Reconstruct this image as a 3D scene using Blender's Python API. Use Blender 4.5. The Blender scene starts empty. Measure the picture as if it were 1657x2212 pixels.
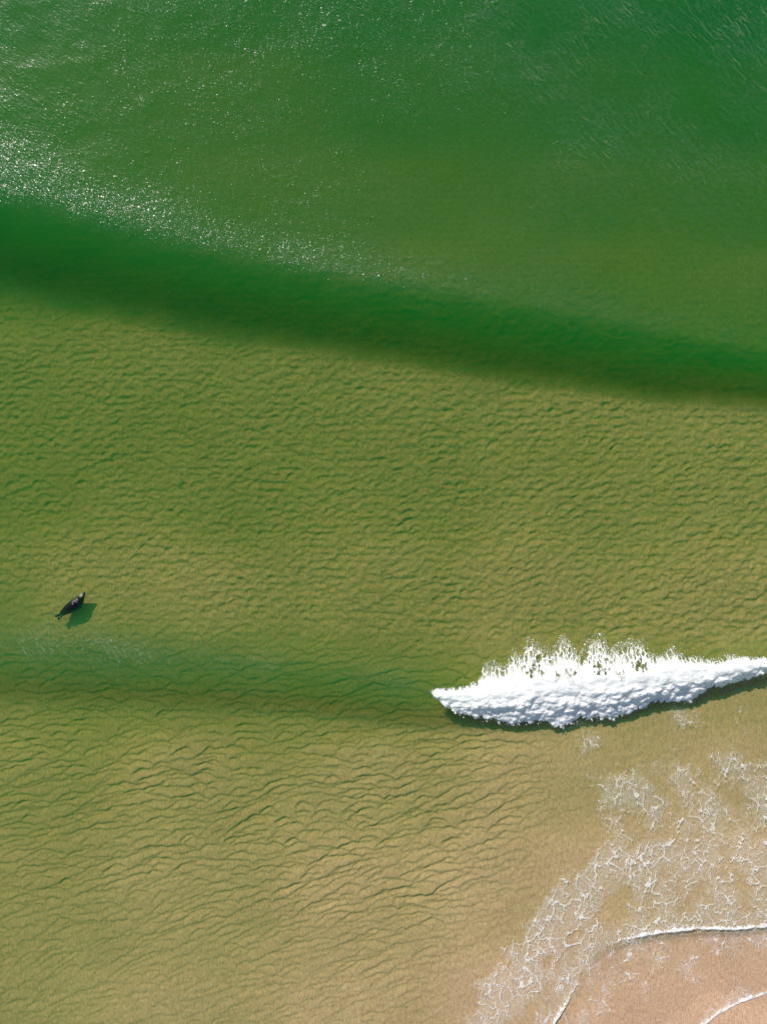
import bpy, math
import numpy as np
from mathutils import Vector

# ------------------------------------------------------------------ camera, light, exposure
sc = bpy.context.scene
S = 37.4 / 1657.0                       # metres per unit of the (u, v) survey grid used for placing things
CAM_Z = 34.5
def wx(u): return (np.asarray(u, float) - 828.5) * S
def wy(v): return (1106.0 - np.asarray(v, float)) * S

cam = bpy.data.cameras.new('camera')
cam.sensor_fit = 'VERTICAL'
cam.sensor_height = 24.0
cam.lens = 24.0 * CAM_Z / (2212 * S)
cam.clip_end = 3000
cam_o = bpy.data.objects.new('camera', cam)
cam_o.location = (0, 0, CAM_Z)
sc.collection.objects.link(cam_o)
sc.camera = cam_o

SUN_ELEV = math.radians(35.5)
sun_dir = Vector((-0.46 * math.cos(SUN_ELEV), 0.888 * math.cos(SUN_ELEV), math.sin(SUN_ELEV))).normalized()
sl = bpy.data.lights.new('sun', 'SUN')
sl.energy = 5.0
sl.angle = math.radians(0.53)
sl.color = (1.0, 0.955, 0.88)
sun_o = bpy.data.objects.new('sun', sl)
sun_o.rotation_euler = sun_dir.to_track_quat('Z', 'Y').to_euler()
sun_o.location = sun_dir * 200
sc.collection.objects.link(sun_o)

world = bpy.data.worlds.new('World')
sc.world = world
world.use_nodes = True
wn = world.node_tree.nodes
sky = wn.new('ShaderNodeTexSky')
sky.sky_type = 'NISHITA'
sky.sun_disc = False
sky.sun_elevation = SUN_ELEV
sky.sun_rotation = math.atan2(sun_dir.x, sun_dir.y)
sky.air_density = 1.0
sky.dust_density = 0.8
bg = wn['Background']
bg.inputs['Strength'].default_value = 0.10
world.node_tree.links.new(sky.outputs[0], bg.inputs['Color'])

sc.view_settings.view_transform = 'Standard'
sc.view_settings.look = 'None'
sc.view_settings.gamma = 1.0
sc.view_settings.exposure = 0.34
sc.view_settings.use_curve_mapping = False
sc.render.engine = 'CYCLES'
sc.cycles.use_denoising = True
sc.cycles.max_bounces = 8
sc.cycles.transparent_max_bounces = 16
sc.cycles.volume_bounces = 1
sc.cycles.sample_clamp_direct = 9.0
sc.cycles.caustics_reflective = False
sc.cycles.caustics_refractive = False

# ------------------------------------------------------------------ numpy noise helpers
def perlin(x, y, seed=0):
    r = np.random.default_rng(seed)
    perm = r.permutation(512)
    ang = r.random(512) * 2 * np.pi
    gx, gy = np.cos(ang), np.sin(ang)
    xi = np.floor(x).astype(np.int64); yi = np.floor(y).astype(np.int64)
    xf = x - xi; yf = y - yi
    def g(ix, iy, dx, dy):
        h = perm[(perm[ix & 511] + iy) & 511]
        return gx[h] * dx + gy[h] * dy
    u = xf * xf * xf * (xf * (xf * 6 - 15) + 10)
    v = yf * yf * yf * (yf * (yf * 6 - 15) + 10)
    a = g(xi, yi, xf, yf); b = g(xi + 1, yi, xf - 1, yf)
    c = g(xi, yi + 1, xf, yf - 1); d = g(xi + 1, yi + 1, xf - 1, yf - 1)
    return 1.5 * ((a + (b - a) * u) + ((c + (d - c) * u) - (a + (b - a) * u)) * v)

def fbm(x, y, seed=0, octv=4, gain=0.5):
    s = 0; a = 1.0; t = 0
    for i in range(octv):
        s = s + a * perlin(x * 2 ** i + 17.3 * i, y * 2 ** i - 9.1 * i, seed + i)
        t += a; a *= gain
    return s / t

def voro(x, y, seed=0):
    """F1, F2 of a jittered grid of points"""
    r = np.random.default_rng(seed)
    perm = r.permutation(1024); jx = r.random(1024); jy = r.random(1024)
    xi = np.floor(x).astype(np.int64); yi = np.floor(y).astype(np.int64)
    f1 = np.full(x.shape, 9.0); f2 = np.full(x.shape, 9.0)
    for dx in (-1, 0, 1):
        for dy in (-1, 0, 1):
            h = perm[(perm[(xi + dx) & 1023] + yi + dy) & 1023]
            d = np.hypot(xi + dx + jx[h] - x, yi + dy + jy[h] - y)
            f2 = np.minimum(f2, np.maximum(f1, d)); f1 = np.minimum(f1, d)
    return f1, f2

def sstep(a, b, x):
    t = np.clip((x - a) / (b - a), 0, 1)
    return t * t * (3 - 2 * t)

def curve(pts):
    p = np.array(pts, float)
    def f(u):
        # smooth interpolation through the points (cubic Hermite with finite differences)
        x, y = p[:, 0], p[:, 1]
        m = np.gradient(y, x)
        i = np.clip(np.searchsorted(x, u) - 1, 0, len(x) - 2)
        h = x[i + 1] - x[i]
        t = (u - x[i]) / h
        tc = np.clip(t, 0, 1)
        r = ((2 * tc ** 3 - 3 * tc ** 2 + 1) * y[i] + (tc ** 3 - 2 * tc ** 2 + tc) * h * m[i]
             + (-2 * tc ** 3 + 3 * tc ** 2) * y[i + 1] + (tc ** 3 - tc ** 2) * h * m[i + 1])
        return r + np.where(t < 0, t * h * m[i], 0) + np.where(t > 1, (t - 1) * h * m[i + 1], 0)
    return f

def polydist(u, v, pts):
    """distance to a polyline and signed side (positive on the left of its direction in u,v)"""
    p = np.array(pts, float)
    best = np.full(np.shape(u), 1e9); side = np.zeros(np.shape(u)); along = np.zeros(np.shape(u)); acc = 0
    for (ax, ay), (bx, by) in zip(p[:-1], p[1:]):
        ex, ey = bx - ax, by - ay; L = math.hypot(ex, ey)
        t = np.clip(((u - ax) * ex + (v - ay) * ey) / L ** 2, 0, 1)
        d = np.hypot(u - ax - t * ex, v - ay - t * ey)
        s = np.sign(ex * (v - ay) - ey * (u - ax))
        k = d < best
        best = np.where(k, d, best); side = np.where(k, s, side); along = np.where(k, acc + t * L, along)
        acc += L
    return best, side, along

# ------------------------------------------------------------------ the shape of the sea and its floor
DEPTH = np.array([
    (0, -60, 3.816), (500, -60, 3.816), (828, -60, 3.922), (1300, -60, 4.452), (1657, -60, 5.512),
    (0, 200, 3.074), (500, 200, 2.968), (900, 200, 3.392), (1300, 200, 3.604), (1657, 200, 3.816),
    (0, 420, 2.7), (500, 420, 2.6), (900, 420, 2.65), (1300, 420, 2.75), (1657, 420, 2.95),
    (0, 600, 2.415), (500, 620, 2.3), (900, 600, 2.07), (1300, 600, 2.242), (1657, 640, 2.242),
    (0, 800, 1.76), (300, 830, 1.76), (600, 880, 1.672), (900, 920, 1.584), (1250, 960, 1.452), (1657, 985, 1.32),
    (0, 1050, 1.825), (500, 1050, 1.718), (900, 1050, 1.557), (1300, 1080, 1.342), (1657, 1080, 1.235),
    (0, 1300, 1.452), (150, 1310, 1.18), (400, 1320, 1.144), (800, 1300, 1.288), (1200, 1300, 1.127), (1657, 1300, 0.966),
    (0, 1500, 1.364), (200, 1490, 1.54), (400, 1490, 1.496), (600, 1500, 1.452), (800, 1505, 1.408), (1200, 1500, 0.748), (1657, 1480, 0.66),
    (0, 1700, 1.1), (400, 1700, 0.88), (800, 1700, 0.748), (1200, 1700, 0.528), (1657, 1700, 0.396),
    (0, 1950, 0.88), (400, 1950, 0.704), (800, 1950, 0.484), (1100, 1950, 0.352), (1300, 1900, 0.264), (1657, 1900, 0.194),
    (0, 2260, 0.75), (400, 2260, 0.55), (800, 2260, 0.33), (1100, 2200, 0.123), (1290, 2060, 0.07),
    (1657, 2010, 0.053), (1400, 2180, 0.018), (1657, 2120, 0.009), (1657, 2260, -0.1), (1500, 2260, -0.05), (1250, 2260, 0.04),
], float)

def depth_at(u, v):
    u = np.clip(u, -60, 1717); v = np.clip(v, -90, 2300)
    r2min = 60.0 ** 2
    num = np.zeros(np.shape(u)); den = np.zeros(np.shape(u))
    for (a, b, d) in DEPTH:
        w = 1.0 / (((u - a) / 1.25) ** 2 + (v - b) ** 2 + r2min) ** 2.2
        num += w * d; den += w
    d = num / den
    d = np.where(d > 0, d * 0.465, d)
    # added hollow under each swell front, putting its dark green shade into depth
    uc = np.clip(u, -60, 1717)
    t = (np.clip(v, -90, 2300) - crest1(uc)) / (base1(uc) - crest1(uc))
    t = t + 0.10 * fbm(uc / 75, v / 45, 401, 4)
    d = d + 0.58 * (1 + 0.30 * fbm(uc / 90, v / 60, 402, 4)) * sstep(-0.35, 0.35, t) * sstep(1.25, 0.74, t)
    t = (np.clip(v, -90, 2300) - crest2(uc)) / (base2(uc) - crest2(uc)) + 0.10 * fbm(uc / 70, v / 40, 403, 3)
    d = d + 0.11 * sstep(-0.3, 0.4, t) * sstep(1.25, 0.8, t) * sstep(1000, 850, uc)
    return d

crest1 = curve([(-300, 340), (0, 432), (300, 512), (600, 585), (900, 640), (1200, 690), (1450, 735), (1657, 768), (1950, 815)])
base1 = curve([(-300, 540), (0, 612), (300, 672), (600, 722), (900, 772), (1200, 818), (1450, 848), (1657, 862), (1950, 890)])
crest2 = curve([(-300, 1385), (0, 1402), (400, 1432), (700, 1460), (930, 1488), (1150, 1478), (1400, 1452), (1657, 1422), (1950, 1390)])
base2 = curve([(-300, 1508), (0, 1512), (400, 1522), (700, 1538), (900, 1562), (1150, 1575), (1400, 1535), (1657, 1470), (1950, 1430)])
BORE = [(1145, 2330), (1195, 2212), (1232, 2150), (1262, 2080), (1300, 2045), (1350, 2026), (1420, 2012), (1500, 2003), (1580, 2004), (1657, 1998), (1800, 1985)]
EDGE = [(1380, 2330), (1455, 2260), (1500, 2225), (1545, 2190), (1600, 2162), (1657, 2143), (1800, 2120)]

def water_z(u, v):
    t = (v - crest1(u)) / (base1(u) - crest1(u))
    h1 = 0.56 * np.clip((base1(u) - crest1(u)) / 190, 0.72, 1)
    f = np.where(t > 0, 0.5 + 0.5 * np.cos(np.pi * np.clip(t, 0, 1) ** 1.4), np.exp(-(np.sqrt(t * t + 0.05) - 0.2236) / 0.9))
    z = h1 * f - 0.05 * np.exp(-((t - 1.25) / 0.5) ** 2)
    t = (v - crest2(u)) / (base2(u) - crest2(u))
    h2 = 0.27 + 0.09 * sstep(700, 1100, u)
    f = np.where(t > 0, 0.5 + 0.5 * np.cos(np.pi * np.clip(t, 0, 1) ** 1.4), np.exp(-(t / 0.85) ** 2))
    z = z + h2 * f
    d, s, _ = polydist(u, v, BORE)
    sd = d * s                                     # positive on the shore side
    hb = 0.09
    hb = hb * (0.35 + 0.65 * sstep(1230, 1420, u))
    z = z + hb * np.where(sd > 0, (0.5 + 0.5 * np.cos(np.pi * np.clip(sd / 24.0, 0, 1))), np.exp(-(sd / 60.0) ** 2) * 0.7 + 0.3 * np.exp(-(sd / 190.0) ** 2))
    z = z + 0.03 * fbm(u / 160, v / 90, 5, 3) * sstep(1300, 900, v)
    return z

def stretched(lo, hi, step, far, n):
    """regular lines between lo and hi, then lines that widen out to +-far"""
    mid = np.arange(lo, hi + step / 2, step)
    k = np.geomspace(step, far, n)
    return np.concatenate([(lo - k)[::-1], mid, hi + k])

def new_obj(name, me, mat=None, parent=None, kind=None, label=None, cat=None, group=None):
    o = bpy.data.objects.new(name, me)
    sc.collection.objects.link(o)
    if mat: me.materials.append(mat)
    if parent: o.parent = parent
    for k, val in (('kind', kind), ('label', label), ('category', cat), ('group', group)):
        if val: o[k] = val
    return o

def mesh_from(name, co, faces, attrs=None, smooth=True):
    """faces: (n,4) or (n,3) integer array"""
    me = bpy.data.meshes.new(name)
    co = np.ascontiguousarray(co, dtype=np.float32)
    faces = np.ascontiguousarray(faces, dtype=np.int32)
    n, k = faces.shape
    me.vertices.add(len(co)); me.vertices.foreach_set('co', co.ravel())
    me.loops.add(n * k); me.loops.foreach_set('vertex_index', faces.ravel())
    me.polygons.add(n)
    me.polygons.foreach_set('loop_start', np.arange(0, n * k, k, dtype=np.int32))
    me.polygons.foreach_set('use_smooth', np.full(n, smooth))
    me.update(calc_edges=True)
    me.validate()
    for an, av in (attrs or {}).items():
        a = me.attributes.new(an, 'FLOAT', 'POINT')
        a.data.foreach_set('value', np.ascontiguousarray(av, dtype=np.float32).ravel())
    return me

def grid_faces(nx, ny):
    i = np.arange(nx * ny).reshape(ny, nx)
    return np.stack([i[:-1, :-1], i[:-1, 1:], i[1:, 1:], i[1:, :-1]], -1).reshape(-1, 4)

def keep_used(co, faces, attrs):
    used = np.unique(faces)
    remap = np.full(len(co), -1); remap[used] = np.arange(len(used))
    return co[used], remap[faces], {k: a[used] for k, a in attrs.items()}

# ------------------------------------------------------------------ node helpers
def material(name):
    m = bpy.data.materials.new(name)
    m.use_nodes = True
    m.node_tree.nodes.clear()
    return m, m.node_tree.nodes, m.node_tree.links
def node(ns, t, **kw):
    n = ns.new(t)
    for k, v in kw.items():
        if k in n.inputs: n.inputs[k].default_value = v
        else: setattr(n, k, v)
    return n
def math_n(ns, ls, op, a, b=None):
    n = ns.new('ShaderNodeMath'); n.operation = op
    for i, v in enumerate((a, b)):
        if v is None: continue
        if isinstance(v, (int, float)): n.inputs[i].default_value = v
        else: ls.new(v, n.inputs[i])
    return n.outputs[0]

# ------------------------------------------------------------------ sea floor: rippled sand
def scallops(xs, ys, x0, x1, y0, y1, rowgap, colgap, wmin, wmax, arch, amp, lee, tilt, seed):
    """height of overlapping arched ripples: each has a steep lee just below its crest line and a slow rise after it"""
    r = np.random.default_rng(seed)
    H = np.zeros((len(ys), len(xs)))
    nrow = int((y1 - y0) / rowgap) + 1; ncol = int((x1 - x0) / colgap) + 1
    gx = x0 + (np.arange(ncol)[None, :] + r.uniform(-0.5, 0.5, (nrow, ncol))) * colgap
    gy = y0 + (np.arange(nrow)[:, None] + r.uniform(-0.28, 0.28, (nrow, ncol))) * rowgap
    gw = wmin + (wmax - wmin) * r.random((nrow, ncol)) ** 2.2
    ga = arch * r.uniform(0.35, 1.1, gw.shape) * np.sqrt(gw / wmax)
    gA = amp * r.uniform(0.45, 1.0, gw.shape)
    gs = r.normal(0, 0.10, gw.shape)
    gl = rowgap * r.uniform(0.9, 1.25, gw.shape)
    for cx, cy, w, a, A, s, L in zip(gx.ravel(), gy.ravel(), gw.ravel(), ga.ravel(), gA.ravel(), gs.ravel(), gl.ravel()):
        i0, i1 = np.searchsorted(xs, (cx - w, cx + w))
        tl = tilt(cx, cy) + s
        e = w * abs(tl)
        j0, j1 = np.searchsorted(ys, (cy - a - L - e - 0.2, cy + a + e + 0.2))
        if i1 - i0 < 2 or j1 - j0 < 2: continue
        x = xs[i0:i1]; y = ys[j0:j1, None]
        u = (x - cx) / w
        yc = cy + a * (1 - 1.6 * u * u) + tl * (x - cx) + 0.035 * np.sin(x * 5.1 + cy * 9) + 0.02 * np.sin(x * 11.3 + cy * 5)
        D = yc - y
        t = np.clip(1 - u ** 4, 0, 1)
        n = np.where(D < 0, 0, np.where(D < lee, D / lee, np.clip(1 - (D - lee) / (L - lee), 0, 1) ** 1.3))
        H[j0:j1, i0:i1] = np.minimum(H[j0:j1, i0:i1], -A * t * n)
    return H

def ripple_height(xs, ys, X, Y, U, V):
    mid = sstep(1500, 1330, V)                     # scaly dunes of the middle, long ripples of the lower part
    tl_low = lambda x, y: 0.04 + 0.20 * min(max((-9 - y) / 9, 0), 1.2) + 0.24 * float(perlin(np.array(x / 5.0), np.array(y / 3.0), 5))
    tl_mid = lambda x, y: 0.05 + 0.30 * float(perlin(np.array(x / 3.0), np.array(y / 2.0), 6)) + (0.15 if x > 4 and y < 4 else 0)
    low = scallops(xs, ys, -21, 16, -28, -6, 0.34, 1.00, 0.42, 1.75, 0.29, 0.125, 0.09, tl_low, 1)
    low = low * np.clip(0.70 + 0.45 * fbm(X / 2.5, Y / 1.8, 31, 2), 0.3, 0.92)
    fade = 1 - 0.62 * sstep(1750, 2150, V - 0.10 * (U - 300))
    fade = fade * (1 - 0.93 * sstep(1020, 1330, U + 0.30 * (V - 1600)))
    low = low * fade + 0.014 * fbm(X / 0.22, Y / 0.42, 51, 3)
    big = scallops(xs, ys, -22, 22, -10, 29, 0.36, 0.48, 0.22, 0.56, 0.13, 0.108, 0.125, tl_mid, 2)
    big = big * np.clip(0.66 + 0.50 * fbm(X / 2.0, Y / 1.6, 8, 2), 0.25, 0.90) + 0.06 * fbm(X / 0.36, Y / 0.30, 9, 3)
    big = big * (0.55 + 0.45 * sstep(1480, 1250, V + 0.15 * (800 - U)))
    big = big * (0.25 + 0.75 * sstep(350, 700, V - 0.12 * U))
    h = low * (1 - mid) + big * mid
    shore = sstep(0.02, 0.2, depth_at(U, V))
    return h * (0.08 + 0.92 * shore) + 0.012 * fbm(X / 1.1, Y / 1.1, 52, 3)

xs = stretched(-21.5, 21.5, 0.05, 700, 26)
ys = stretched(-28.5, 28.5, 0.05, 700, 26)
X, Y = np.meshgrid(xs, ys)
U = X / S + 828.5; V = 1106 - Y / S
near = (np.abs(X) < 22) & (np.abs(Y) < 29)
Z = -depth_at(U, V)
Z = Z + np.where(near, ripple_height(xs, ys, X, Y, U, V), 0)
# marks of the last swash on the bare sand in the corner
dE, sE, _ = polydist(U, V, EDGE)
beach = sstep(2, 25, dE * sE)
dm = (X * 0.80 + Y * 0.60)
Z = Z + np.where(near, beach * 0.012 * np.sin(dm * 2 * np.pi / 0.34 + 3.5 * fbm(X / 1.1, Y / 1.1, 61, 3)) * (0.4 + 0.6 * sstep(-0.3, 0.3, perlin(X / 0.9, Y / 0.9, 62))), 0)

sand, ns, ls = material('wet_sand')
out = node(ns, 'ShaderNodeOutputMaterial')
bs = node(ns, 'ShaderNodeBsdfPrincipled', Roughness=0.62)
bs.inputs['Specular IOR Level'].default_value = 0.25
tc = node(ns, 'ShaderNodeTexCoord')
n1 = node(ns, 'ShaderNodeTexNoise', Scale=0.22, Detail=4.0, Roughness=0.6)
n2 = node(ns, 'ShaderNodeTexNoise', Scale=9.0, Detail=5.0, Roughness=0.7)
ls.new(tc.outputs['Object'], n1.inputs['Vector'])
mp = node(ns, 'ShaderNodeMapping'); mp.inputs['Scale'].default_value = (1.5, 0.6, 1)
ls.new(tc.outputs['Object'], mp.inputs['Vector']); ls.new(mp.outputs[0], n2.inputs['Vector'])
r1 = node(ns, 'ShaderNodeValToRGB')
r1.color_ramp.elements[0].position = 0.3; r1.color_ramp.elements[0].color = (0.45, 0.287, 0.180, 1)
r1.color_ramp.elements[1].position = 0.7; r1.color_ramp.elements[1].color = (0.54, 0.345, 0.220, 1)
ls.new(n1.outputs[0], r1.inputs[0])
r2 = node(ns, 'ShaderNodeValToRGB')
r2.color_ramp.elements[0].position = 0.33; r2.color_ramp.elements[0].color = (0.64, 0.64, 0.64, 1)
r2.color_ramp.elements[1].position = 0.68; r2.color_ramp.elements[1].color = (1.18, 1.18, 1.18, 1)
ls.new(n2.outputs[0], r2.inputs[0])  # grain mottle, contrast raised to stand in for caustic light on the sand
mx = node(ns, 'ShaderNodeMix', data_type='RGBA', blend_type='MULTIPLY')
mx.inputs[0].default_value = 1.0
ls.new(r1.outputs[0], mx.inputs[6]); ls.new(r2.outputs[0], mx.inputs[7])
ls.new(mx.outputs[2], bs.inputs['Base Color'])
n3 = node(ns, 'ShaderNodeTexNoise', Scale=14.0, Detail=4.0, Roughness=0.65)
ls.new(mp.outputs[0], n3.inputs['Vector'])
bp = node(ns, 'ShaderNodeBump', Strength=0.5, Distance=0.03)
ls.new(n3.outputs[0], bp.inputs['Height']); ls.new(bp.outputs[0], bs.inputs['Normal'])
ls.new(bs.outputs[0], out.inputs['Surface'])
me = mesh_from('seabed', np.stack([X, Y, Z], -1).reshape(-1, 3), grid_faces(len(xs), len(ys)))
new_obj('seabed', me, sand, kind='structure', label='rippled sandy seabed rising to bare wet sand in the corner')

# ------------------------------------------------------------------ sea water: one closed body
xs = stretched(-22, 22, 0.11, 690, 22)
ys = stretched(-29, 29, 0.11, 690, 22)
X, Y = np.meshgrid(xs, ys)
U = X / S + 828.5; V = 1106 - Y / S
Uc = np.clip(U, -300, 1950); Vc = np.clip(V, -300, 2500)
Z = water_z(Uc, Vc) * np.where((np.abs(X) < 60), 1, 0)
chop = sstep(0.35, -0.35, (V - crest1(Uc)) / (base1(Uc) - crest1(Uc)))
t2 = (V - crest2(Uc)) / (base2(Uc) - crest2(Uc))
chop2 = np.exp(-((t2 + 0.10) / 0.55) ** 2) * sstep(1000, 850, U)
t1 = (V - crest1(Uc)) / (base1(Uc) - crest1(Uc))
band = np.exp(-((t1 + 0.12) / 0.42) ** 2)
band = band * (0.40 + 0.60 * sstep(1150, 700, U))
low_w = 0.12 + 0.10 * sstep(1500, 1620, V)
chop = np.maximum(low_w + (0.23 + 0.68 * band) * chop, 0.12 + 0.95 * chop2)
chop = chop * (1 + 0.9 * sstep(350, 1200, U) * sstep(850, 150, V)) * (1 - 0.45 * sstep(700, 0, U) * sstep(420, 150, V))
chop = chop * (0.75 + 0.5 * fbm(X / 6, Y / 5, 71, 3))
nx, ny = len(xs), len(ys)
top = np.stack([X, Y, Z], -1).reshape(-1, 3)
i = np.arange(nx * ny).reshape(ny, nx)
ring = np.concatenate([i[0, :], i[1:, -1], i[-1, -2::-1], i[-2:0:-1, 0]])
botm = top[ring].copy(); botm[:, 2] = -14.0
b0 = len(top); m = len(ring)
j = np.arange(m); jn = (j + 1) % m
sides = np.stack([ring[jn], ring[j], b0 + j, b0 + jn], -1)
co = np.concatenate([top, botm])
faces = np.concatenate([grid_faces(nx, ny), sides])
water_me = mesh_from('sea_water', co, faces, {'chop': np.concatenate([chop.ravel(), np.full(m, 0.2)])})
import bmesh
bm = bmesh.new(); bm.from_mesh(water_me); bm.verts.ensure_lookup_table()
f = bm.faces.new([bm.verts[b0 + k] for k in range(m)][::-1]); f.smooth = False
bm.to_mesh(water_me); bm.free()

water, ns, ls = material('green_sea_water')
out = node(ns, 'ShaderNodeOutputMaterial')
tc = node(ns, 'ShaderNodeTexCoord')
at = node(ns, 'ShaderNodeAttribute', attribute_name='chop')
def chop_noise(scale, along, rot, detail):
    mp = node(ns, 'ShaderNodeMapping', vector_type='TEXTURE')      # turned first, then drawn out along the crests
    mp.inputs['Rotation'].default_value = (0, 0, rot)
    mp.inputs['Scale'].default_value = (1 / (scale * along), 1 / scale, 1 / scale)
    ls.new(tc.outputs['Object'], mp.inputs['Vector'])
    n = node(ns, 'ShaderNodeTexNoise', Scale=1.0, Detail=detail, Roughness=0.6)
    ls.new(mp.outputs[0], n.inputs['Vector'])
    return n.outputs[0]
def ridge(n, power):
    r = math_n(ns, ls, 'SUBTRACT', 1.0, math_n(ns, ls, 'ABSOLUTE', math_n(ns, ls, 'SUBTRACT', math_n(ns, ls, 'MULTIPLY', n, 2.0), 1.0)))
    return math_n(ns, ls, 'POWER', r, power)
a = chop_noise(2.5, 0.32, math.radians(-52), 3.0)       # short crested wind wavelets
b = chop_noise(5.2, 0.45, math.radians(-40), 2.0)
c = chop_noise(1.3, 0.8, math.radians(-60), 1.0)
g_ = chop_noise(0.8, 0.7, math.radians(10), 2.0)       # gusts
gate = node(ns, 'ShaderNodeMapRange', interpolation_type='SMOOTHSTEP')
gate.inputs['From Min'].default_value = 0.35; gate.inputs['From Max'].default_value = 0.65
gate.inputs['To Min'].default_value = 0.7
ls.new(g_, gate.inputs['Value'])
crests = math_n(ns, ls, 'ADD', math_n(ns, ls, 'MULTIPLY', ridge(a, 6.0), 0.062), math_n(ns, ls, 'MULTIPLY', ridge(b, 7.0), 0.026))
crests = math_n(ns, ls, 'MULTIPLY', crests, gate.outputs[0])
hsum = math_n(ns, ls, 'ADD', crests, math_n(ns, ls, 'MULTIPLY', c, 0.06))
hh = math_n(ns, ls, 'MULTIPLY', hsum, at.outputs['Fac'])
bp = node(ns, 'ShaderNodeBump', Strength=1.0, Distance=1.0)
ls.new(hh, bp.inputs['Height'])
geo = node(ns, 'ShaderNodeNewGeometry')
dot = node(ns, 'ShaderNodeVectorMath', operation='DOT_PRODUCT')
ls.new(bp.outputs[0], dot.inputs[0]); ls.new(geo.outputs['Incoming'], dot.inputs[1])
inner = node(ns, 'ShaderNodeMapRange', interpolation_type='SMOOTHSTEP')   # added loss by angle: dims sunlight through swell fronts to shade their base
inner.inputs['From Min'].default_value = 0.62; inner.inputs['From Max'].default_value = 0.30
inner.inputs['To Max'].default_value = 0.42
ls.new(math_n(ns, ls, 'ABSOLUTE', dot.outputs['Value']), inner.inputs['Value'])
fr = node(ns, 'ShaderNodeFresnel', IOR=1.35); ls.new(bp.outputs[0], fr.inputs['Normal'])
g1_ = node(ns, 'ShaderNodeBsdfGlossy', Roughness=0.03); ls.new(bp.outputs[0], g1_.inputs['Normal'])
g2_ = node(ns, 'ShaderNodeBsdfGlossy', Roughness=0.23); ls.new(bp.outputs[0], g2_.inputs['Normal'])
gl = node(ns, 'ShaderNodeMixShader'); gl.inputs[0].default_value = 0.22
ls.new(g1_.outputs[0], gl.inputs[1]); ls.new(g2_.outputs[0], gl.inputs[2])
tr = node(ns, 'ShaderNodeBsdfTransparent')
mix = node(ns, 'ShaderNodeMixShader')
pick = node(ns, 'ShaderNodeMix')
sheen = math_n(ns, ls, 'MULTIPLY', fr.outputs[0], math_n(ns, ls, 'ADD', 0.55, math_n(ns, ls, 'MULTIPLY', at.outputs['Fac'], 2.4)))   # ruffled water mirrors more of the low sky
ls.new(geo.outputs['Backfacing'], pick.inputs[0]); ls.new(sheen, pick.inputs[2]); ls.new(inner.outputs[0], pick.inputs[3])
refl = pick.outputs[0]
ls.new(refl, mix.inputs[0]); ls.new(tr.outputs[0], mix.inputs[1]); ls.new(gl.outputs[0], mix.inputs[2])
ls.new(mix.outputs[0], out.inputs['Surface'])
va = node(ns, 'ShaderNodeVolumeAbsorption', Density=1.08)
va.inputs['Color'].default_value = (1 - 0.67, 1 - 0.44, 1 - 0.999, 1)
vs = node(ns, 'ShaderNodeVolumeScatter', Density=0.27, Anisotropy=0.0)
vs.inputs['Color'].default_value = (0.03, 1.0, 0.16, 1)
ad = node(ns, 'ShaderNodeAddShader')
ls.new(va.outputs[0], ad.inputs[0]); ls.new(vs.outputs[0], ad.inputs[1])
ls.new(ad.outputs[0], out.inputs['Volume'])
new_obj('sea_water', water_me, water, kind='structure', label='green sea water with low swells running onto the sand')

# ------------------------------------------------------------------ foam material
def foam_material(name, col, alpha_gain=1.0, sss=0.0):
    m, ns, ls = material(name)
    out = node(ns, 'ShaderNodeOutputMaterial')
    at = node(ns, 'ShaderNodeAttribute', attribute_name='cover')
    tc = node(ns, 'ShaderNodeTexCoord')
    nz = node(ns, 'ShaderNodeTexNoise', Scale=16.0, Detail=4.0, Roughness=0.7)
    ls.new(tc.outputs['Object'], nz.inputs['Vector'])
    k = math_n(ns, ls, 'ADD', at.outputs['Fac'], math_n(ns, ls, 'MULTIPLY', math_n(ns, ls, 'SUBTRACT', nz.outputs[0], 0.5), 0.9))
    mr = node(ns, 'ShaderNodeMapRange', interpolation_type='SMOOTHSTEP')
    mr.inputs['From Min'].default_value = 0.12; mr.inputs['From Max'].default_value = 0.95
    ls.new(k, mr.inputs['Value'])
    al = math_n(ns, ls, 'MULTIPLY', mr.outputs[0], alpha_gain)
    df = node(ns, 'ShaderNodeBsdfPrincipled', Roughness=0.9); df.inputs['Base Color'].default_value = col
    df.inputs['Specular IOR Level'].default_value = 0.1
    df.inputs['Subsurface Weight'].default_value = sss; df.inputs['Subsurface Scale'].default_value = 0.12
    df.inputs['Subsurface Radius'].default_value = (1.0, 1.0, 1.0)
    tl = node(ns, 'ShaderNodeBsdfTranslucent'); tl.inputs['Color'].default_value = col
    mx0 = node(ns, 'ShaderNodeMixShader'); mx0.inputs[0].default_value = 0.30
    ls.new(df.outputs[0], mx0.inputs[1]); ls.new(tl.outputs[0], mx0.inputs[2])
    tr = node(ns, 'ShaderNodeBsdfTransparent')
    mx = node(ns, 'ShaderNodeMixShader')
    ls.new(al, mx.inputs[0]); ls.new(tr.outputs[0], mx.inputs[1]); ls.new(mx0.outputs[0], mx.inputs[2])
    ls.new(mx.outputs[0], out.inputs['Surface'])
    return m
foam_mat = foam_material('white_foam', (0.95, 0.955, 0.965, 1), 1.0, 1.0)
lace_mat = foam_material('thin_foam', (0.90, 0.91, 0.90, 1), 0.70)

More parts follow.
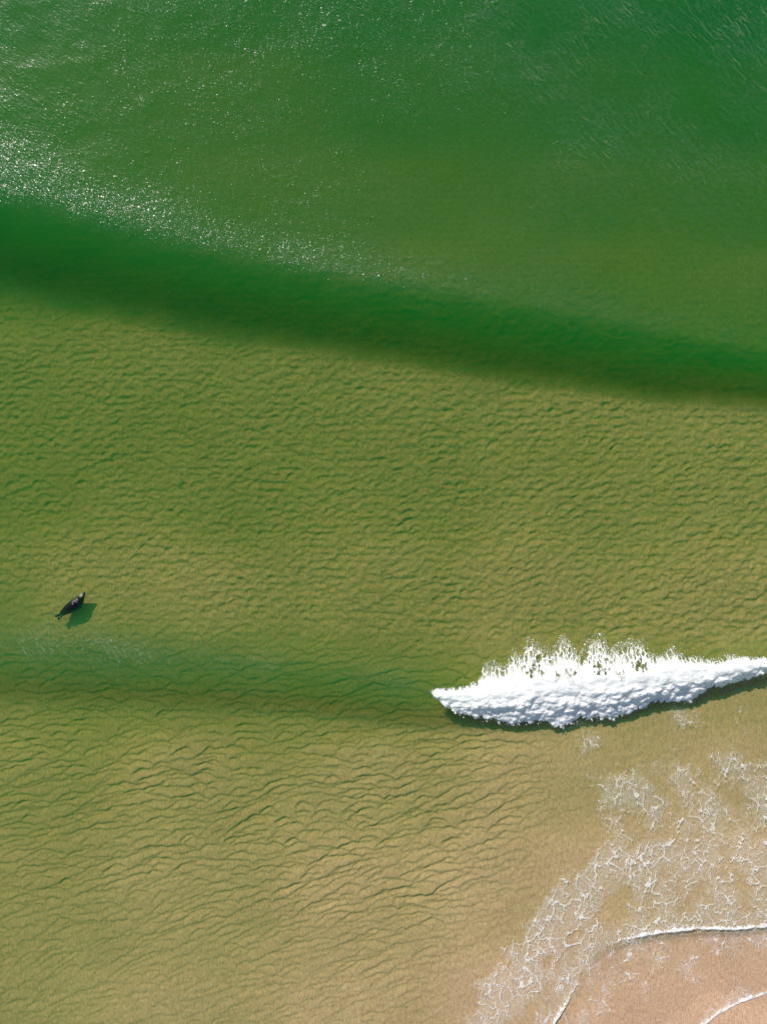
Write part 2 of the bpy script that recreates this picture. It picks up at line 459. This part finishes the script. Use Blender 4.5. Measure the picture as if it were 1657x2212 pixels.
# ------------------------------------------------------------------ breaking wave
def c2uv(pts):                           # survey points taken in the breaker's own frame
    return [((1300 + p[0] * 0.7242) / 1.5088, (2000 + p[1] * 0.7242) / 1.5088) for p in pts]
FRONT = c2uv([(130, 338), (170, 375), (210, 415), (260, 440), (330, 460), (420, 475), (500, 492), (560, 490), (640, 480), (700, 503), (760, 498),
              (800, 470), (880, 465), (940, 475), (985, 470), (1050, 440), (1100, 420), (1150, 390), (1200, 392), (1250, 400), (1310, 392),
              (1340, 370), (1390, 335), (1450, 325), (1500, 305), (1560, 290), (1610, 270), (1640, 245), (1700, 220), (1900, 190), (2050, 178)])
RIDGE = c2uv([(130, 338), (200, 352), (300, 345), (400, 315), (500, 295), (600, 275), (750, 268), (900, 262), (1000, 262), (1100, 250), (1200, 225),
              (1300, 232), (1400, 235), (1500, 218), (1657, 200), (1900, 165), (2050, 170)])
REAR = c2uv([(130, 337), (285, 322), (350, 300), (380, 225), (420, 213), (470, 235), (515, 150), (545, 195), (575, 106), (640, 145), (680, 165), (730, 92), (765, 128),
             (800, 178), (850, 112), (910, 92), (935, 165), (960, 138), (1020, 118), (1090, 118), (1115, 175), (1160, 185), (1220, 145), (1270, 198), (1330, 190),
             (1400, 205), (1460, 180), (1560, 195), (1657, 195), (1900, 160), (2050, 168)])
def pl(pts):
    p = np.array(pts); return lambda u: np.interp(u, p[:, 0], p[:, 1])
fF, fR, fT = pl(FRONT), pl(RIDGE), pl(REAR)

u0, u1 = 915, 1890
st = 0.019 / S
us = np.arange(u0, u1, st); vs_ = np.arange(1355, 1580, st)
U, V = np.meshgrid(us, vs_)
X, Y = wx(U), wy(V)
jit = 5.0 * fbm(X / 0.5, Y / 0.5, 81, 3)
jit2 = 3.5 * perlin(X / 0.22, Y / 0.22, 83)
e1, _ = voro(X / 0.34, Y / 0.30, 98); e2, _ = voro(X / 0.13, Y / 0.13, 99)
vf = fF(U + jit) + 3.5 * fbm(X / 0.33, Y * 0 + 3.1, 82, 3) + jit2 + 9 * (0.45 - e1) + 4.5 * (0.5 - e2)
vr, vt = fR(U), fT(U + 4 * perlin(X / 0.4, Y / 0.6, 84)) - 4
span = np.maximum(vf - vr, 4)
s = (V - vr) / span                                   # 0 at ridge .. 1 at front edge
back = np.clip((vr - V) / np.maximum(vr - vt, 3), 0, 2)   # 0 at ridge .. 1 at finger tips
# density
streak = fbm(X / 0.14 + 0.7 * perlin(X / 0.6, Y / 0.6, 85), Y / 0.75, 86, 3)
blob = fbm(X / 0.38, Y / 0.48, 87, 4)
f1, f2 = voro(X / 0.20 + 0.6 * fbm(X / 0.3, Y / 0.3, 88, 2), Y / 0.50 + 0.7 * fbm(X / 0.3, Y / 0.3, 89, 2), 90)
lace = 1 - sstep(0.03, 0.30, f2 - f1)
den_back = 1.15 - 1.05 * back + 0.55 * blob + 0.45 * streak
den_back = np.where(back > 0.25, den_back * (1 - 0.55 * sstep(0.2, 0.6, back)) + 0.75 * lace * sstep(1.12, 0.45, back + 0.5 * blob), den_back)
strand = 1 - 3.2 * np.abs(perlin(X / 0.18 + 1.1 * fbm(X / 0.5, Y / 0.5, 301, 3), Y / 0.85, 302))
strand = np.clip(strand, 0, 1) * sstep(-0.25, 0.3, perlin(X / 0.5, Y / 0.7, 303))
den_back = np.maximum(den_back, 0.85 * strand * sstep(1.25, 0.5, back))
den_back = den_back * sstep(1.30, 0.85, back + 0.25 * blob)
fine_b = fbm(X / 0.13, Y / 0.17, 97, 3)
dens = np.where(s >= 0, 1.3, den_back)
dens = np.where(s > 0.82, 1.3 * sstep(1.03, 0.93, s + 0.10 * blob + 0.06 * fine_b), dens)
for (hu, hv, ra, rb) in [(600, 255, 34, 26), (752, 262, 22, 20), (700, 268, 16, 16), (890, 236, 26, 28), (975, 262, 20, 14), (1088, 228, 24, 16), (825, 190, 16, 22), (1050, 215, 14, 22)]:
    a, b = c2uv([(hu, hv)])[0]
    k = 0.7242 / 1.5088
    e = ((U - a + 9 * blob) / (1.25 * ra * k)) ** 2 + ((V - b + 12 * streak) / (1.35 * rb * k)) ** 2 + 2.2 * fine_b
    dens = dens - 0.70 * sstep(1.4, 0.0, e)
ends = sstep(920, 945, U + 4 * blob)
dens = dens * ends
# height of the tumbling white water above the swell
sc_ = np.clip(s, 0, 1)
pt = np.clip((s - 0.25) / 0.75, 0, 1)
prof = np.where(s >= 0, 0.34 * np.sqrt(np.clip(1 - pt ** 4, 0, 1)) + 0.66 * (0.5 + 0.5 * np.cos(np.pi * pt)), 0)
prof = np.where(s < 0, 0.82 * np.clip(1 - back, 0, 1) ** 1.6, np.where(s < 0.3, np.maximum(prof, 0.82), prof))
Hm = 0.08 + 0.26 * sstep(925, 1080, U) * (1 - 0.45 * sstep(1420, 1640, U))
g1, _ = voro(X / 0.42 + 0.4 * fbm(X / 0.6, Y / 0.6, 95, 2), Y / 0.34, 91)
g2, _ = voro(X / 0.17 + 0.4 * perlin(X / 0.3, Y / 0.3, 96), Y / 0.15, 92)
g3, _ = voro(X / 0.075, Y / 0.075, 93)
lump = 0.14 * (0.6 - g1) + 0.036 * (0.5 - g2) + 0.012 * (0.5 - g3) + 0.18 * fbm(X / 0.8, Y / 0.5, 94, 3)
lw = np.where(s >= 0, (0.30 + 0.70 * sstep(0.15, 0.6, s)) * (1 - 0.6 * sstep(0.75, 1.0, s)), 0.30 * np.clip(1 - back * 0.8, 0.1, 1))
Zf = water_z(U, V) + Hm * prof + lump * lw * sstep(0, 0.25, np.maximum(prof, 0.05)) + 0.02
Zf = np.maximum(Zf, water_z(U, V) + 0.012 + 0.02 * np.clip(dens, 0, 1))
# the front rolls over: push the lower front of the mound forward a little
Yf = Y
faces = grid_faces(len(us), len(vs_))[:, ::-1]
d = dens.ravel()
keep = d[faces].max(1) > 0.10
co, faces, at_ = keep_used(np.stack([X, Yf, Zf], -1).reshape(-1, 3), faces[keep], {'cover': np.clip(d, 0, 1.3)})
bw = bpy.data.objects.new('breaking_wave', None)
sc.collection.objects.link(bw)
bw['label'] = 'long white breaking wave with feathery spray along its back, largest patch of foam'
bw['category'] = 'wave'
new_obj('white_water', mesh_from('white_water', co, faces, at_), foam_mat, bw)

# spray thrown off the front and the back fingers
def droplets(name, pts, rad, parent, mat):
    ico = [(0, 0, 1), (0.894, 0, 0.447), (0.276, 0.851, 0.447), (-0.724, 0.526, 0.447), (-0.724, -0.526, 0.447), (0.276, -0.851, 0.447),
           (0.724, 0.526, -0.447), (-0.276, 0.851, -0.447), (-0.894, 0, -0.447), (-0.276, -0.851, -0.447), (0.724, -0.526, -0.447), (0, 0, -1)]
    tri = [(0, 1, 2), (0, 2, 3), (0, 3, 4), (0, 4, 5), (0, 5, 1), (1, 6, 2), (2, 7, 3), (3, 8, 4), (4, 9, 5), (5, 10, 1),
           (6, 7, 2), (7, 8, 3), (8, 9, 4), (9, 10, 5), (10, 6, 1), (11, 7, 6), (11, 8, 7), (11, 9, 8), (11, 10, 9), (11, 6, 10)]
    ico = np.array(ico); tri = np.array(tri)
    n = len(pts)
    co = (pts[:, None, :] + ico[None] * rad[:, None, None]).reshape(-1, 3)
    fa = (np.arange(n)[:, None, None] * 12 + tri[None]).reshape(-1, 3)
    return new_obj(name, mesh_from(name, co, fa, {'cover': np.full(len(co), 1.3)}), mat, parent)
rg = np.random.default_rng(7)
n = 300
uu = rg.uniform(930, 1700, n)
vv = fF(uu) + rg.normal(-1.0, 4.0, n)
pts = np.stack([wx(uu), wy(vv), water_z(uu, vv) + rg.uniform(0.02, 0.10, n)], -1)
n2_ = 1200
uu2 = rg.uniform(1010, 1640, n2_)
vv2 = fT(uu2) + rg.exponential(8.0, n2_) - 5
pts2 = np.stack([wx(uu2), wy(vv2), water_z(uu2, vv2) + rg.uniform(0.03, 0.35, n2_)], -1)
pts = np.concatenate([pts, pts2]); rad = rg.uniform(0.006, 0.020, len(pts)) * (0.6 + rg.exponential(0.4, len(pts)))
sp = droplets('spray', pts, rad, bw, foam_mat)
sp['kind'] = 'stuff'

# ------------------------------------------------------------------ foam ridges of the two little waves in the corner
def foam_ridge(name, line, width, back_w, height, seed, label, cat, amp_fn, group=None):
    p = np.array(line)
    lo = p.min(0) - 40; hi = p.max(0) + 40
    us = np.arange(lo[0], hi[0], 0.025 / S); vs = np.arange(lo[1], hi[1], 0.025 / S)
    U, V = np.meshgrid(us, vs)
    X, Y = wx(U), wy(V)
    d, sg, al = polydist(U + 2.5 * fbm(X / 0.5, Y / 0.5, seed, 3), V + 2.5 * fbm(X / 0.5, Y / 0.5, seed + 9, 3), line)
    sd = d * sg                                    # positive = shore side
    w = amp_fn(U, V) * (0.75 + 0.5 * fbm(al / 25, al * 0, seed + 1, 2))
    front = sstep(width, width * 0.4, sd / np.maximum(w, 0.05))
    blob = fbm(X / 0.28, Y / 0.28, seed + 2, 4)
    f1, f2 = voro(X / 0.22 + 0.6 * fbm(X / 0.3, Y / 0.3, seed + 3, 2), Y / 0.22 + 0.6 * fbm(X / 0.3, Y / 0.3, seed + 4, 2), seed + 5)
    lc = 1 - sstep(0.03, 0.22, f2 - f1)
    bk = np.clip(-sd / back_w, 0, 2)
    dens = np.where(sd > 0, front * 1.2, sstep(0.45, 0.05, bk + 0.25 * blob) + 0.8 * lc * sstep(1.0, 0.2, bk + 0.5 * blob))
    dens = dens * np.clip(w, 0, 1)
    prof = np.where(sd > 0, np.sqrt(np.clip(1 - (sd / width) ** 2, 0, 1)), np.exp(-(bk / 0.4) ** 2))
    g, _ = voro(X / 0.13, Y / 0.13, seed + 6)
    z = np.maximum(water_z(U, V), -depth_at(U, V) + 0.02) + 0.012 + height * prof * np.clip(w, 0, 1.3) * (1 + 0.7 * (0.5 - g))
    fa = grid_faces(len(us), len(vs))[:, ::-1]
    dd = dens.ravel()
    k = dd[fa].max(1) > 0.10
    co, fa, at_ = keep_used(np.stack([X, Y, z], -1).reshape(-1, 3), fa[k], {'cover': np.clip(dd, 0, 1.3)})
    return new_obj(name, mesh_from(name, co, fa, at_), foam_mat, None, None, label, cat, group)
foam_ridge('swash_wave', BORE, 3.2, 20.0, 0.05, 120,
           'small low wave with a thin white crest curving across the sandy shallows', 'wave',
           lambda u, v: np.where(v > 2120, 1.1 * sstep(2120, 2180, v), 0.28 + 0.75 * sstep(1300, 1420, u)) * (0.9))
foam_ridge('swash_edge', EDGE, 2.8, 18.0, 0.03, 140,
           'thin white foam lip where the last wash meets bare sand', 'wave edge',
           lambda u, v: 0.85 + 0 * u)

# ------------------------------------------------------------------ lacy foam drifting on the shallows
def foam_cover(U, V):
    d1, _, _ = polydist(U, V, [(1010, 2260), (1090, 2150), (1170, 2040), (1250, 1940), (1330, 1880), (1420, 1850)])
    d2, s2, _ = polydist(U, V, BORE)
    behind = s2 < 0
    d1 = np.maximum(d1 + 45 * fbm(U / 55, V / 55, 211, 3), 0)
    m = 0.95 * np.exp(-(d1 / 55.0) ** 2) * behind
    m = np.maximum(m, 0.80 * np.exp(-(d2 / 60.0) ** 2) * behind)
    reg = sstep(1190, 1420, U + 0.35 * (1900 - V) * 0.4) * sstep(1600, 1700, V + 0.15 * (U - 1400)) * behind
    m = np.maximum(m, reg * 0.52)
    m = np.maximum(m, 0.38 * np.exp(-(((U - 1270) / 45) ** 2 + ((V - 1600) / 130) ** 2)))
    m = np.maximum(m, 0.20 * sstep(1480, 1560, V) * sstep(1300, 1420, U) * behind)
    dE, sE, _ = polydist(U, V, EDGE)
    ins = (s2 > 0) & (sE < 0)
    m = np.maximum(m, np.where(ins, 0.33 * np.exp(-(d2 / 90.0) ** 2) + 0.16 + 0.35 * np.exp(-(dE / 22.0) ** 2), 0))
    m = np.where(sE > 0, 0, m)
    return m
us = np.arange(960, 1830, 0.024 / S); vs = np.arange(1480, 2320, 0.024 / S)
U, V = np.meshgrid(us, vs)
X, Y = wx(U), wy(V)
cov = foam_cover(U, V)
wxn = 0.55 * fbm(X / 1.0, Y / 1.0, 201, 3); wyn = 0.55 * fbm(X / 1.0, Y / 1.0, 202, 3)
sx = 0.30 * fbm(X / 0.36, Y / 0.45, 203, 3, 0.55); sy = 0.30 * fbm(X / 0.36, Y / 0.45, 204, 3, 0.55)
f1, f2 = voro((X + wxn) / 0.55 + sx, (Y + wyn) / 0.95 + sy, 205)
e1 = f2 - f1
f1, f2 = voro((X + wxn) / 0.24 + sx, (Y + wyn) / 0.36 + sy, 206)
e2 = f2 - f1
patch = fbm(X / 1.5, Y / 1.8, 207, 4); fine = fbm(X / 0.16, Y / 0.2, 208, 3)
c2 = np.clip(cov * (0.85 + 1.7 * patch), 0, 1.3)
wid = 0.024 + 0.09 * c2 * (0.5 + 1.2 * np.clip(fine + 0.1, 0, 1))
l1 = sstep(1.0, 0.25, e1 / wid) * sstep(0.10, 0.40, c2 + 0.12 * fine)
l2 = sstep(1.0, 0.25, e2 / (0.75 * wid)) * sstep(0.30, 0.80, c2 + 0.5 * patch + 0.10 * fine)
dens = np.maximum(l1, 0.85 * l2)
speck = sstep(0.42, 0.60, fbm(X / 0.09, Y / 0.11, 209, 2)) * sstep(0.05, 0.5, c2) * 0.8
film = 0.34 * sstep(0.12, 0.6, cov + 0.55 * patch + 0.2 * fine)
dens = np.maximum(np.maximum(dens, speck), film) * sstep(0.02, 0.12, cov)
Zl = np.maximum(water_z(U, V), -depth_at(U, V) + 0.03) + 0.008
faces = grid_faces(len(us), len(vs))[:, ::-1]
d = dens.ravel()
keep = d[faces].max(1) > 0.14
co, faces, at_ = keep_used(np.stack([X, Y, Zl], -1).reshape(-1, 3), faces[keep], {'cover': d})
new_obj('sea_foam', mesh_from('sea_foam', co, faces, at_), lace_mat, kind='stuff', label='lacy white foam drifting over the sandy shallows')

# ------------------------------------------------------------------ the seal
def s2w(p):                               # survey points taken in the seal's own frame
    return Vector((float(wx((100 + p[0] * 0.18105) / 1.5088)), float(wy((1850 + p[1] * 0.18105) / 1.5088)), 0))
SEAL_Z = -0.16
spine = [((985, 446), 7, 6, 0.10), ((968, 462), 20, 17, 0.09), ((944, 488), 34, 30, 0.08), ((915, 520), 47, 42, 0.06), ((893, 556), 58, 55, 0.03), ((868, 594), 78, 72, 0.0),
         ((832, 634), 95, 88, -0.01), ((782, 672), 102, 95, -0.02), ((728, 708), 99, 94, -0.02), ((676, 742), 91, 86, -0.01), ((626, 778), 78, 72, 0.0),
         ((580, 812), 60, 54, 0.0), ((540, 842), 44, 38, 0.0), ((508, 868), 30, 26, 0.0)]
K = 0.18105 / 1.5088 * S
bm = bmesh.new()
def loft(secs, seg=20):
    """secs: (centre Vector, half width, half thickness); closed at both ends"""
    rings = []
    for i, (c, hw, ht) in enumerate(secs):
        a = secs[max(i - 1, 0)][0]; b = secs[min(i + 1, len(secs) - 1)][0]
        t = (b - a).normalized()
        side = Vector((0, 0, 1)).cross(t).normalized(); up = t.cross(side)
        rings.append([bm.verts.new(c + side * (hw * math.cos(2 * math.pi * k / seg)) + up * (ht * math.sin(2 * math.pi * k / seg))) for k in range(seg)])
    for r0, r1 in zip(rings[:-1], rings[1:]):
        for k in range(seg):
            bm.faces.new((r0[k], r0[(k + 1) % seg], r1[(k + 1) % seg], r1[k]))
    bm.faces.new(rings[0][::-1]); bm.faces.new(rings[-1])
loft([(s2w(p) + Vector((0, 0, SEAL_Z + dz)), hw * K, ht * K) for p, hw, ht, dz in spine])
def flip(pts, z0):
    loft([(s2w(p) + Vector((0, 0, z0 + dz)), hw * K, ht * K) for p, hw, ht, dz in pts], 12)
# fore flippers, one swept out to the right, one tucked under on the left
flip([((845, 640), 34, 18, -0.06), ((862, 676), 34, 14, -0.08), ((872, 706), 26, 10, -0.10), ((872, 730), 16, 7, -0.11), ((866, 742), 6, 5, -0.11)], SEAL_Z)
flip([((768, 640), 30, 16, -0.12), ((736, 640), 26, 12, -0.16), ((706, 655), 20, 9, -0.18), ((690, 668), 8, 6, -0.18)], SEAL_Z)
# hind flippers, trailing and spread like a fork
flip([((530, 846), 26, 22, 0.0), ((496, 862), 22, 15, 0.01), ((462, 872), 26, 9, 0.02), ((436, 880), 24, 6, 0.02), ((418, 886), 9, 4, 0.02)], SEAL_Z)
flip([((560, 848), 22, 20, 0.0), ((530, 880), 22, 15, 0.0), ((504, 908), 26, 9, 0.01), ((486, 932), 22, 6, 0.01), ((474, 947), 8, 4, 0.01)], SEAL_Z)
bmesh.ops.recalc_face_normals(bm, faces=bm.faces)
tmp = bpy.data.meshes.new('seal_raw'); bm.to_mesh(tmp); bm.free()
tmp_o = bpy.data.objects.new('seal_raw', tmp); sc.collection.objects.link(tmp_o)
rm = tmp_o.modifiers.new('remesh', 'REMESH'); rm.mode = 'VOXEL'; rm.voxel_size = 0.014
sm = tmp_o.modifiers.new('smooth', 'SMOOTH'); sm.iterations = 4; sm.factor = 0.5
dg = bpy.context.evaluated_depsgraph_get()
seal_me = bpy.data.meshes.new_from_object(tmp_o.evaluated_get(dg))
seal_me.name = 'seal'
bpy.data.objects.remove(tmp_o); bpy.data.meshes.remove(tmp)
for p in seal_me.polygons: p.use_smooth = True
origin = s2w((720, 700)) + Vector((0, 0, SEAL_Z))
for vtx in seal_me.vertices: vtx.co -= origin
# pale coat patches on the crown, shoulders and one hind flipper
vc = np.empty(len(seal_me.vertices) * 3, np.float32); seal_me.vertices.foreach_get('co', vc); vc = vc.reshape(-1, 3) + np.array(origin, np.float32)
pale = np.zeros(len(vc))
for (px, py, ra, st_) in [(912, 496, 30, 1.0), (935, 480, 16, 0.5), (838, 572, 20, 0.45), (800, 592, 20, 0.4), (838, 608, 14, 0.4), (770, 612, 16, 0.5), (775, 650, 12, 0.5), (540, 872, 14, 0.8), (516, 895, 12, 0.9), (560, 858, 9, 0.7)]:
    c = s2w((px, py))
    pale = np.maximum(pale, st_ * np.exp(-(((vc[:, 0] - c.x) ** 2 + (vc[:, 1] - c.y) ** 2) / (ra * K) ** 2)))
a_ = seal_me.attributes.new('pale', 'FLOAT', 'POINT'); a_.data.foreach_set('value', pale.astype(np.float32))
coat, ns, ls = material('seal_coat')
out = node(ns, 'ShaderNodeOutputMaterial')
bs = node(ns, 'ShaderNodeBsdfPrincipled', Roughness=0.6); bs.inputs['Specular IOR Level'].default_value = 0.08
at = node(ns, 'ShaderNodeAttribute', attribute_name='pale')
tc = node(ns, 'ShaderNodeTexCoord')
nz = node(ns, 'ShaderNodeTexNoise', Scale=14.0, Detail=4.0, Roughness=0.6); ls.new(tc.outputs['Object'], nz.inputs['Vector'])
nz2 = node(ns, 'ShaderNodeTexNoise', Scale=5.0, Detail=3.0); ls.new(tc.outputs['Object'], nz2.inputs['Vector'])
rp = node(ns, 'ShaderNodeValToRGB')
rp.color_ramp.elements[0].position = 0.45; rp.color_ramp.elements[0].color = (0.002, 0.002, 0.003, 1)
rp.color_ramp.elements[1].position = 0.72; rp.color_ramp.elements[1].color = (0.006, 0.008, 0.016, 1)
ls.new(nz2.outputs[0], rp.inputs[0])
pf = math_n(ns, ls, 'MULTIPLY', at.outputs['Fac'], math_n(ns, ls, 'MULTIPLY', nz.outputs[0], 1.5))
mx = node(ns, 'ShaderNodeMix', data_type='RGBA')
mx.clamp_factor = True
ls.new(pf, mx.inputs[0]); ls.new(rp.outputs[0], mx.inputs[6]); mx.inputs[7].default_value = (0.42, 0.38, 0.36, 1)
ls.new(mx.outputs[2], bs.inputs['Base Color']); ls.new(bs.outputs[0], out.inputs['Surface'])
seal_o = new_obj('seal', seal_me, coat, None, None, 'black seal with a pale mottled neck swimming in the green shallows', 'seal')
seal_o.location = origin
